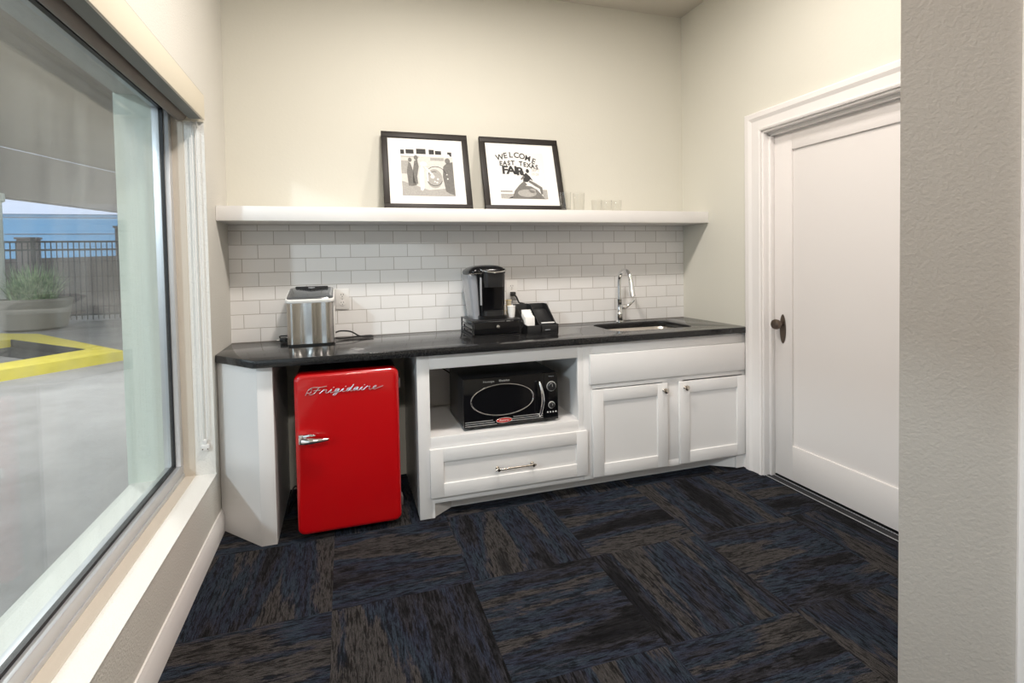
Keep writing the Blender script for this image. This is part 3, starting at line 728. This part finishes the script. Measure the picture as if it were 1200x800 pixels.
for k, (x, y, side) in enumerate(((1.60, -.145, 'coffee maker'), (1.642, -.15, 'black organizer'))):
    for lv, pos in enumerate(('bottom', 'middle', 'topmost')):
        lb = 'small cream coffee creamer tub, %s of the stack nearest the %s' % (pos, side)
        if pp_ is None:
            pp_ = thing('creamer_tub', lb, 'creamer', (x, y, ZC+.0955), group='creamer tubs on the pod drawer')
            MB().lathe([(0, 0), (.0135, 0), (.015, .002), (.0180, .030), (.0180, .031)], seg=20).build('tub', 'pale_cream', pp_)
            MB().lathe([(.0180, .031), (.0205, .031), (.0205, .0325), (0, .033)], seg=20).build('foil_lid', 'cream_pod', pp_)
        else:
            q = copy_tree(pp_); q.location = (x, y, ZC+.0955+lv*.0331); q['label'] = lb
pc = thing('plug_cord', 'black plug and cord dropping from the outlet behind the coffee maker', 'cord', (1.71, -.02, 1.13))
MB().box(-.016, .016, -.035, -.0, -.014, .014, bev=.005).build('plug_body', 'cord', pc)
MB().tube([(0, -.033, 0), (.015, -.045, -.02), (.03, -.05, -.055), (.05, -.055, -.062), (.09, -.05, -.078), (.13, -.045, -.105), (.16, -.04, -.16), (.17, -.03, -.218)], .0055, 10).build('cord', 'cord', pc)

# ------------------------------------------------------------------ framed photographs
def frame(cx, w, h, label):
    lean = math.radians(-16.5)
    o = thing('picture_frame', label, 'framed photograph', (cx, -.178, 1.6685), rx=lean, group=None)
    fw = .036
    f = MB(); f.box(-w/2, w/2, -.012, .012, 0, fw, bev=.0015); f.box(-w/2, w/2, -.012, .012, h-fw, h, bev=.0015)
    f.box(-w/2, -w/2+fw, -.0118, .012, fw, h-fw, bev=.0015); f.box(w/2-fw, w/2, -.0118, .012, fw, h-fw, bev=.0015)
    f.build('frame', 'frame_black', o)
    MB().box(-w/2+fw-.004, w/2-fw+.004, .0, .004, fw-.004, h-fw+.004).build('mat_board', 'mat_board', o)
    return o
FWd, FHt = .54, .515
SPLIT = {'bus_windows': 'bus_window', 'background_shade': 'background_shade', 'horizon': 'horizon_strip', 'officer_cap': 'pale_detail', 'seated_figure': 'seated_figure'}
def layer(o, name, m, polys, y):
    if name in SPLIT:
        for p in polys: MB().prism(p, 'y', y-.0004, y).build(SPLIT[name], m, o)
        return
    b = MB()
    for p in polys: b.prism(p, 'y', y-.0004, y)
    return b.build(name, m, o)
def rect(x0, x1, z0, z1): return [(x0, z0), (x1, z0), (x1, z1), (x0, z1)]
f1 = frame(1.142, FWd, FHt, 'black framed photo of men and a motorcycle, left on the shelf')
pz0, pz1, px0, px1 = .092, .415, -.158, .168
def U(u, v): return (px0+(px1-px0)*u, pz0+(pz1-pz0)*v)
def UP(l): return [U(*p) for p in l]
def UR(a, b, c, d): return UP([(a, c), (b, c), (b, d), (a, d)])
def UE(cu, cv, ru, rv, n=20): return UP([(cu+ru*math.cos(2*PI*k/n), cv+rv*math.sin(2*PI*k/n)) for k in range(n)])
ph = layer(f1, 'photo_print', 'ink_light', [UR(0, 1, 0, 1)], -.0006)
layer(ph, 'building_band', 'ink_pale', [UR(0, 1, .82, 1)], -.0011)
layer(ph, 'bus_windows', 'ink_dark', [UR(0, .07, .86, .95), UR(.1, .25, .87, .96), UR(.3, .48, .87, .98), UR(.54, .64, .87, .97), UR(.66, .78, .87, .95), UR(.9, .98, .84, .93)], -.0016)
layer(ph, 'ground', 'ink_grey', [UP([(0, 0), (1, 0), (1, .18), (.5, .12), (0, .3)])], -.0011)
layer(ph, 'background_shade', 'ink_grey', [UR(0, .15, .45, .72), UR(.56, .82, .74, .80), UR(0, .35, .8, .815)], -.0011)
layer(ph, 'standing_figures', 'ink_mid', [UP([(.12, .2), (.1, .5), (.14, .7), (.18, .66), (.22, .5), (.24, .3), (.28, .22), (.2, .2)]), UP([(.2, .25), (.22, .55), (.25, .72), (.31, .75), (.33, .6), (.29, .4), (.3, .24)]), UE(.17, .74, .035, .045), UE(.285, .79, .04, .05)], -.0016)
layer(ph, 'pale_figure', 'ink_pale', [UP([(.34, .12), (.33, .45), (.37, .62), (.42, .58), (.42, .4), (.41, .15), (.38, .1)]), UE(.42, .66, .07, .05), UR(.47, .50, .3, .5), UP([(.43, .6), (.47, .6), (.62, .42), (.59, .40)])], -.0021)
layer(ph, 'officer_figure', 'ink_mid', [UP([(.82, .1), (.78, .4), (.8, .62), (.88, .7), (.99, .72), (.99, .02), (.9, .05)]), UE(.89, .74, .05, .06)], -.0016)
layer(ph, 'officer_cap', 'ink_pale', [UP([(.84, .8), (.96, .82), (.93, .88), (.87, .88)]), UE(.86, .45, .012, .012), UE(.87, .36, .015, .015)], -.0021)
def ring(cu, cv, r1, r2, k0=0, k1=24, n=24):
    out = []
    for k in range(k0, k1):
        a, b_ = 2*PI*k/n, 2*PI*(k+1)/n
        out.append(UP([(cu+r1*math.cos(a), cv+r1*math.sin(a)), (cu+r2*math.cos(a), cv+r2*math.sin(a)), (cu+r2*math.cos(b_), cv+r2*math.sin(b_)), (cu+r1*math.cos(b_), cv+r1*math.sin(b_))]))
    return out
layer(ph, 'wheel', 'ink_grey', [UE(.62, .36, .15, .2)], -.0012)
layer(ph, 'wheel_rim', 'ink_dark', ring(.62, .36, .145, .155, 5, 23)+ring(.65, .42, .19, .2, 1, 9), -.0017)
layer(ph, 'hub', 'ink_pale', [UE(.58, .4, .04, .04), UE(.68, .35, .018, .02), UE(.66, .28, .018, .018), UE(.62, .3, .015, .015)], -.0021)

f2 = frame(1.768, FWd+.008, FHt, 'black framed WELCOME EAST TEXAS FAIR sign photo, right on the shelf')
px0, px1, pz0, pz1 = -.163, .160, .085, .415
ph = layer(f2, 'photo_print', 'ink_pale', [UR(0, 1, 0, 1)], -.0006)
wl_ = MB(); word = 'WELCOME'
for i, c_ in enumerate(word):
    tt = (i-3)/3; u, v = .42+.36*tt, .935-.09*tt*tt-.03*tt
    x, z = U(u, v); put_text(wl_, c_, .055, x, -.0012, z, .95, rot=-.28*tt-.08, bold=.0012)
for i, c_ in enumerate('EAST TEXAS'):
    u = .07+.085*i; x, z = U(u, .79-.012*abs(i-4)-.005*i); put_text(wl_, c_, .044, x, -.0012, z, .9, rot=-.05, bold=.0016)
for i, (c_, u) in enumerate((('F', .14), ('A', .27), ('I', .37), ('R', .46))):
    x, z = U(u, .60-.02*(i > 2)); put_text(wl_, c_, .078, x, -.0012, z, 1.15, bold=.003)
wl_.build('sign_lettering', 'ink_dark', ph, ang=10)
w2 = MB(); x, z = U(.80, .62); put_text(w2, 'SEPT', .031, x, -.0012, z, .9, rot=-.05); x, z = U(.78, .53); put_text(w2, '23-29', .024, x, -.0012, z, .9, rot=-.1); w2.build('small_sign_lettering', 'ink_grey', ph, ang=10)
layer(ph, 'mound', 'ink_mid', [UP([(.24, 0), (.3, .1), (.4, .22), (.52, .28), (.66, .27), (.78, .2), (.88, .08), (.93, 0)])], -.0011)
layer(ph, 'mound_highlight', 'ink_grey', [UE(.56, .12, .2, .08), UE(.68, .17, .07, .05)], -.0014)
layer(ph, 'horizon', 'ink_grey', [UR(0, .3, .0, .10), UR(0, .25, .13, .17), UR(.9, 1, .0, .2)], -.001)
layer(ph, 'seated_figure', 'ink_dark', [UP([(.5, .36), (.52, .5), (.58, .56), (.66, .48), (.72, .38), (.66, .42), (.6, .36)]), UE(.49, .56, .045, .06), UE(.62, .6, .035, .045), UP([(.15, .0), (.24, .01), (.27, .05), (.2, .03)])], -.0018)
layer(ph, 'figure_limbs', 'ink_mid', [UP([(.52, .38), (.42, .30), (.30, .17), (.24, .02), (.28, .02), (.36, .16), (.46, .24), (.58, .3)]), UP([(.62, .36), (.74, .28), (.84, .22), (.86, .1), (.9, .1), (.9, .25), (.76, .34), (.64, .4)]), UP([(.52, .5), (.45, .42), (.47, .4), (.55, .46)])], -.0022)

# ------------------------------------------------------------------ drinking glasses on the shelf
def tumbler(r, h):
    return [(0, .004), (r*.8, .004), (r*.84, .001), (r*.8, 0), (0, 0)][::-1][1:0:-1] if 0 else [(0, .0), (r*.80, .0), (r*.84, .003), (r, h), (r-.0015, h+.001), (r-.003, h), (r*.80, .010), (0, .008)]
def glass(x, y, r, h, label, group):
    o = MB().lathe(tumbler(r, h), seg=28).build('drinking_glass', 'drinking_glass', None); o.location = (x, y, 1.6685)
    tagm(o, label, 'drinking glass', group); return o
G = 'clear glasses on the shelf'
g0 = glass(2.01, -.245, .036, .115, 'clear tall drinking glass in front of the right picture frame corner', G)
g1 = glass(2.125, -.20, .040, .118, 'clear tall drinking glass standing alone, second from the picture frames', G)
g2 = glass(2.26, -.19, .036, .078, 'short clear glass, leftmost of the three at the row\'s right end', G)
for x, lb in ((2.335, 'short clear glass, middle of the three at the row\'s right end'), (2.41, 'short clear glass, rightmost of the row on the shelf')):
    c = g2.copy(); C.objects.link(c); c.location = (x, -.19, 1.6685); c['label'] = lb

# ------------------------------------------------------------------ recessed ceiling lights
LIGHTS = [(1.1, -1.4, 36), (2.15, -1.5, 15), (.8, -4.1, 36), (2.2, -4.6, 4)]
for i, (x, y, p) in enumerate(LIGHTS):
    o = MB().tube([(x+.085*math.cos(2*PI*k/32), y+.085*math.sin(2*PI*k/32), H-.003) for k in range(32)], .008, 8, closed=True, res=1)
    o = o.build('ceiling_light', 'white_trim', None)
    tagm(o, ['round recessed ceiling light nearest the back wall and window', 'round recessed ceiling light between the sink and the door', 'round recessed ceiling light behind the camera by the window', 'round recessed ceiling light behind the camera by the partition'][i], 'ceiling light', 'recessed ceiling lights')
    ld = bpy.data.lights.new('downlight', 'AREA'); ld.shape = 'DISK'; ld.size = .26; ld.energy = p; ld.color = (1, .925, .85)
    lo = bpy.data.objects.new('downlight', ld); C.objects.link(lo); lo.location = (x, y, H-.012)

# ------------------------------------------------------------------ outside
GZ = -.1
struct('ground', MB().box(-40, -.36, -30, 45, GZ-.1, GZ), 'concrete_ground')
struct('canopy_ceiling', MB().prism([(-.36, -12), (-16.4, -12), (-6, 20), (-.36, 20)], 'z', 4.68, 4.8), 'canopy')
struct('canopy_beam', MB().prism([(-16.2, -11.4), (-6.0, 20), (-6.45, 20), (-16.65, -11.4)], 'z', 3.34, 4.67), 'beam')
struct('wall_outside', MB().box(-.38, -.3605, -.44, 13.4, GZ, 4.4), 'ext_stucco')
MB().lathe([(.32, 0), (.32, .15), (.26, .18), (.26, 3.2), (.32, 3.25), (.32, 3.44)], (-8.0, 12.95, GZ), 24).build('canopy_column', 'column_cream', None, kind='structure')
# curb island: yellow painted ring round a dark pit
isl = thing('curb_island', 'yellow painted raised curb around a dark sunken pit outside the window', 'curb', (-5.6, 8.6, GZ))
P_ = [(-1.5, 1.72), (.21, .81), (2.87, -2.47), (1.68, -3.87)]
Q_ = [(-.225, -.505), (.17, .02), (2.19, -2.02), (1.36, -3.31)]
yb_ = MB()
for i in range(4):
    j = (i+1) % 4
    b = bmesh.new()
    v = [b.verts.new((*p, z)) for z in (0, .15) for p in (P_[i], P_[j], Q_[j], Q_[i])]
    for f_ in ((0, 1, 2, 3), (4, 5, 6, 7), (0, 1, 5, 4), (1, 2, 6, 5), (2, 3, 7, 6), (3, 0, 4, 7)): b.faces.new([v[k] for k in f_])
    bmesh.ops.recalc_face_normals(b, faces=b.faces); yb_.add(b)
yb_.build('painted_curb', 'yellow_paint', isl)
pw_ = MB()
pw_.prism([(.17, .02), (2.19, -2.02), (2.17, -2.04), (.17, -.02)], 'z', .002, .149)
pw_.prism([(.17, -.02), (2.15, -2.03), (1.75, -2.2), (-.1, -.5)], 'z', .002, .012)
pw_.build('dark_inner_face', 'asphalt_hole', isl)
# planter
pt = thing('concrete_planter', 'large round concrete planter bowl with spiky grass by the iron fence outside', 'planter', (-6.65, 11.95, GZ))
MB().lathe([(0, 0), (.50, 0), (.62, .06), (.70, .45), (.735, .68), (.75, .70), (.75, .76), (.67, .76), (.65, .66), (0, .64)], seg=36).build('bowl', 'concrete_planter', pt)
MB().lathe([(0, .70), (.655, .68)], seg=24).build('soil', 'soil', pt)
gb = bmesh.new()
for k in range(620):
    a = random.uniform(0, 2*PI); r0 = random.uniform(0, .45); ln = random.uniform(.7, 1.2); out = random.uniform(.1, .8)
    base = Vector((r0*math.cos(a), r0*math.sin(a), .70)); a2 = a+random.uniform(-.7, .7); dr = Vector((math.cos(a2), math.sin(a2), 0)); sd = Vector((-dr.y, dr.x, 0))
    prev = None; w = random.uniform(.012, .022)
    for j in range(6):
        t_ = j/5; p = base+dr*(ln*out*t_*.8)+Vector((0, 0, ln*(t_*.95-.75*out*t_*t_)))
        ww = w*(1-t_*.95)
        cur = (gb.verts.new(p-sd*ww), gb.verts.new(p+sd*ww))
        if prev: gb.faces.new((prev[0], prev[1], cur[1], cur[0]))
        prev = cur
m_ = MB(); m_.add(gb); m_.build('grass_blades', 'blade_green', pt, kind='stuff')
# iron fence
fn = thing('iron_fence', 'black iron picket fence behind the planter outside the window', 'fence', (-8, 13.7, GZ))
rl = MB()
for z in (.16, 1.98, 2.2): rl.box(-7, 6, -.02, .02, z, z+.05)
rl.build('rails', 'iron', fn)
pk_ = MB()
for k in range(100): pk_.box(-7+k*.13, -7+k*.13+.022, -.011, .011, .05, 2.24)
pk_.build('pickets', 'iron', fn, kind='stuff')
for k in range(6): MB().box(-7+k*2.5, -6.92+k*2.5, -.04, .04, 0, 2.35).build('post', 'iron', fn)
struct('wall_ramp', MB().prism([(-20, GZ), (-1, GZ), (-1, 1.95), (-7.5, 1.75), (-20, 1.55)], 'y', 16.3, 16.6), 'brown_wall')
for k, (x, w_, h_) in enumerate(((-10.35, .32, 2.55), (-9.75, .45, 2.5), (-8.6, .5, 2.3), (-6.0, .6, 2.65))):
    MB().box(x-w_/2, x+w_/2, 15.75, 16.0, GZ, h_, bev=.01).box(x-w_/2-.04, x+w_/2+.04, 15.71, 15.999, h_, h_+.06).build('masonry_pier', 'brown_wall', None,
        label=['dark narrow masonry pier, first from the left behind the iron fence', 'dark masonry pier, second from the left behind the iron fence', 'dark wide masonry pier, third from the left behind the iron fence', 'dark masonry pier furthest right behind the iron fence'][k], category='pier', group='piers behind the iron fence')
bl = thing('distant_building', 'distant building with a blue panelled band under a pale upper wall', 'building', (-14, 27, GZ))
MB().box(-16, 22, 0, 1, 0, 4.18).build('blue_band', 'blue_panels', bl)
MB().box(-16, 22, -.15, 1, 4.18, 9).build('upper_wall', 'lavender_wall', bl)
j_ = MB()
for k in range(5): j_.box(-16, 22, -.02, 0, .8+k*.8, .83+k*.8)
j_.build('panel_joints', 'brown_wall', bl)

# outdoor floodlight under the canopy (cool)
def area(name, loc, target, size, e, col):
    ld = bpy.data.lights.new(name, 'AREA'); ld.shape = 'DISK'; ld.size = size; ld.energy = e; ld.color = col
    lo = bpy.data.objects.new(name, ld); C.objects.link(lo); lo.location = loc
    lo.rotation_euler = (Vector(target)-Vector(loc)).to_track_quat('-Z', 'Y').to_euler(); return lo
area('canopy_floodlight', (-3.3, -4.9, 3.5), (1.2, -.5, 1.2), .35, 95, (.80, .90, 1))
area('added_outdoor_fill', (-3.2, 3.5, 4.3), (-3.2, 3.5, 0), .8, 260, (1, .97, .95))  # added fill without a real fixture, brightens the ground and planter outside

# world
wd = bpy.data.worlds.new('World'); bpy.context.scene.world = wd; wd.use_nodes = True
bg = wd.node_tree.nodes['Background']; bg.inputs[0].default_value = (.82, .90, 1, 1); bg.inputs[1].default_value = 1.6

# camera
yaw, pitch, roll = .2954, -.0297, -.019
cy, sy, cp_, sp_, cr_, sr_ = math.cos(yaw), math.sin(yaw), math.cos(pitch), math.sin(pitch), math.cos(roll), math.sin(roll)
fw_ = Vector((sy*cp_, cy*cp_, sp_)); r_ = Vector((cy, -sy, 0)); u_ = r_.cross(fw_)
r2 = cr_*r_+sr_*u_; u2 = -sr_*r_+cr_*u_
cam = bpy.data.cameras.new('camera'); co = bpy.data.objects.new('camera', cam); C.objects.link(co)
Mx = Matrix((r2, u2, -fw_)).transposed().to_4x4(); Mx.translation = Vector((.6331, -3.259, 1.3479)); co.matrix_world = Mx
cam.sensor_width = 36; cam.lens = 595.1/1200*36; cam.shift_x = 15.5/1200; cam.shift_y = -75.9/1200; cam.clip_start = .05
S = bpy.context.scene; S.camera = co
S.view_settings.view_transform = 'Standard'; S.view_settings.look = 'None'; S.view_settings.gamma = 1; S.view_settings.exposure = .47
S.view_settings.use_curve_mapping = False
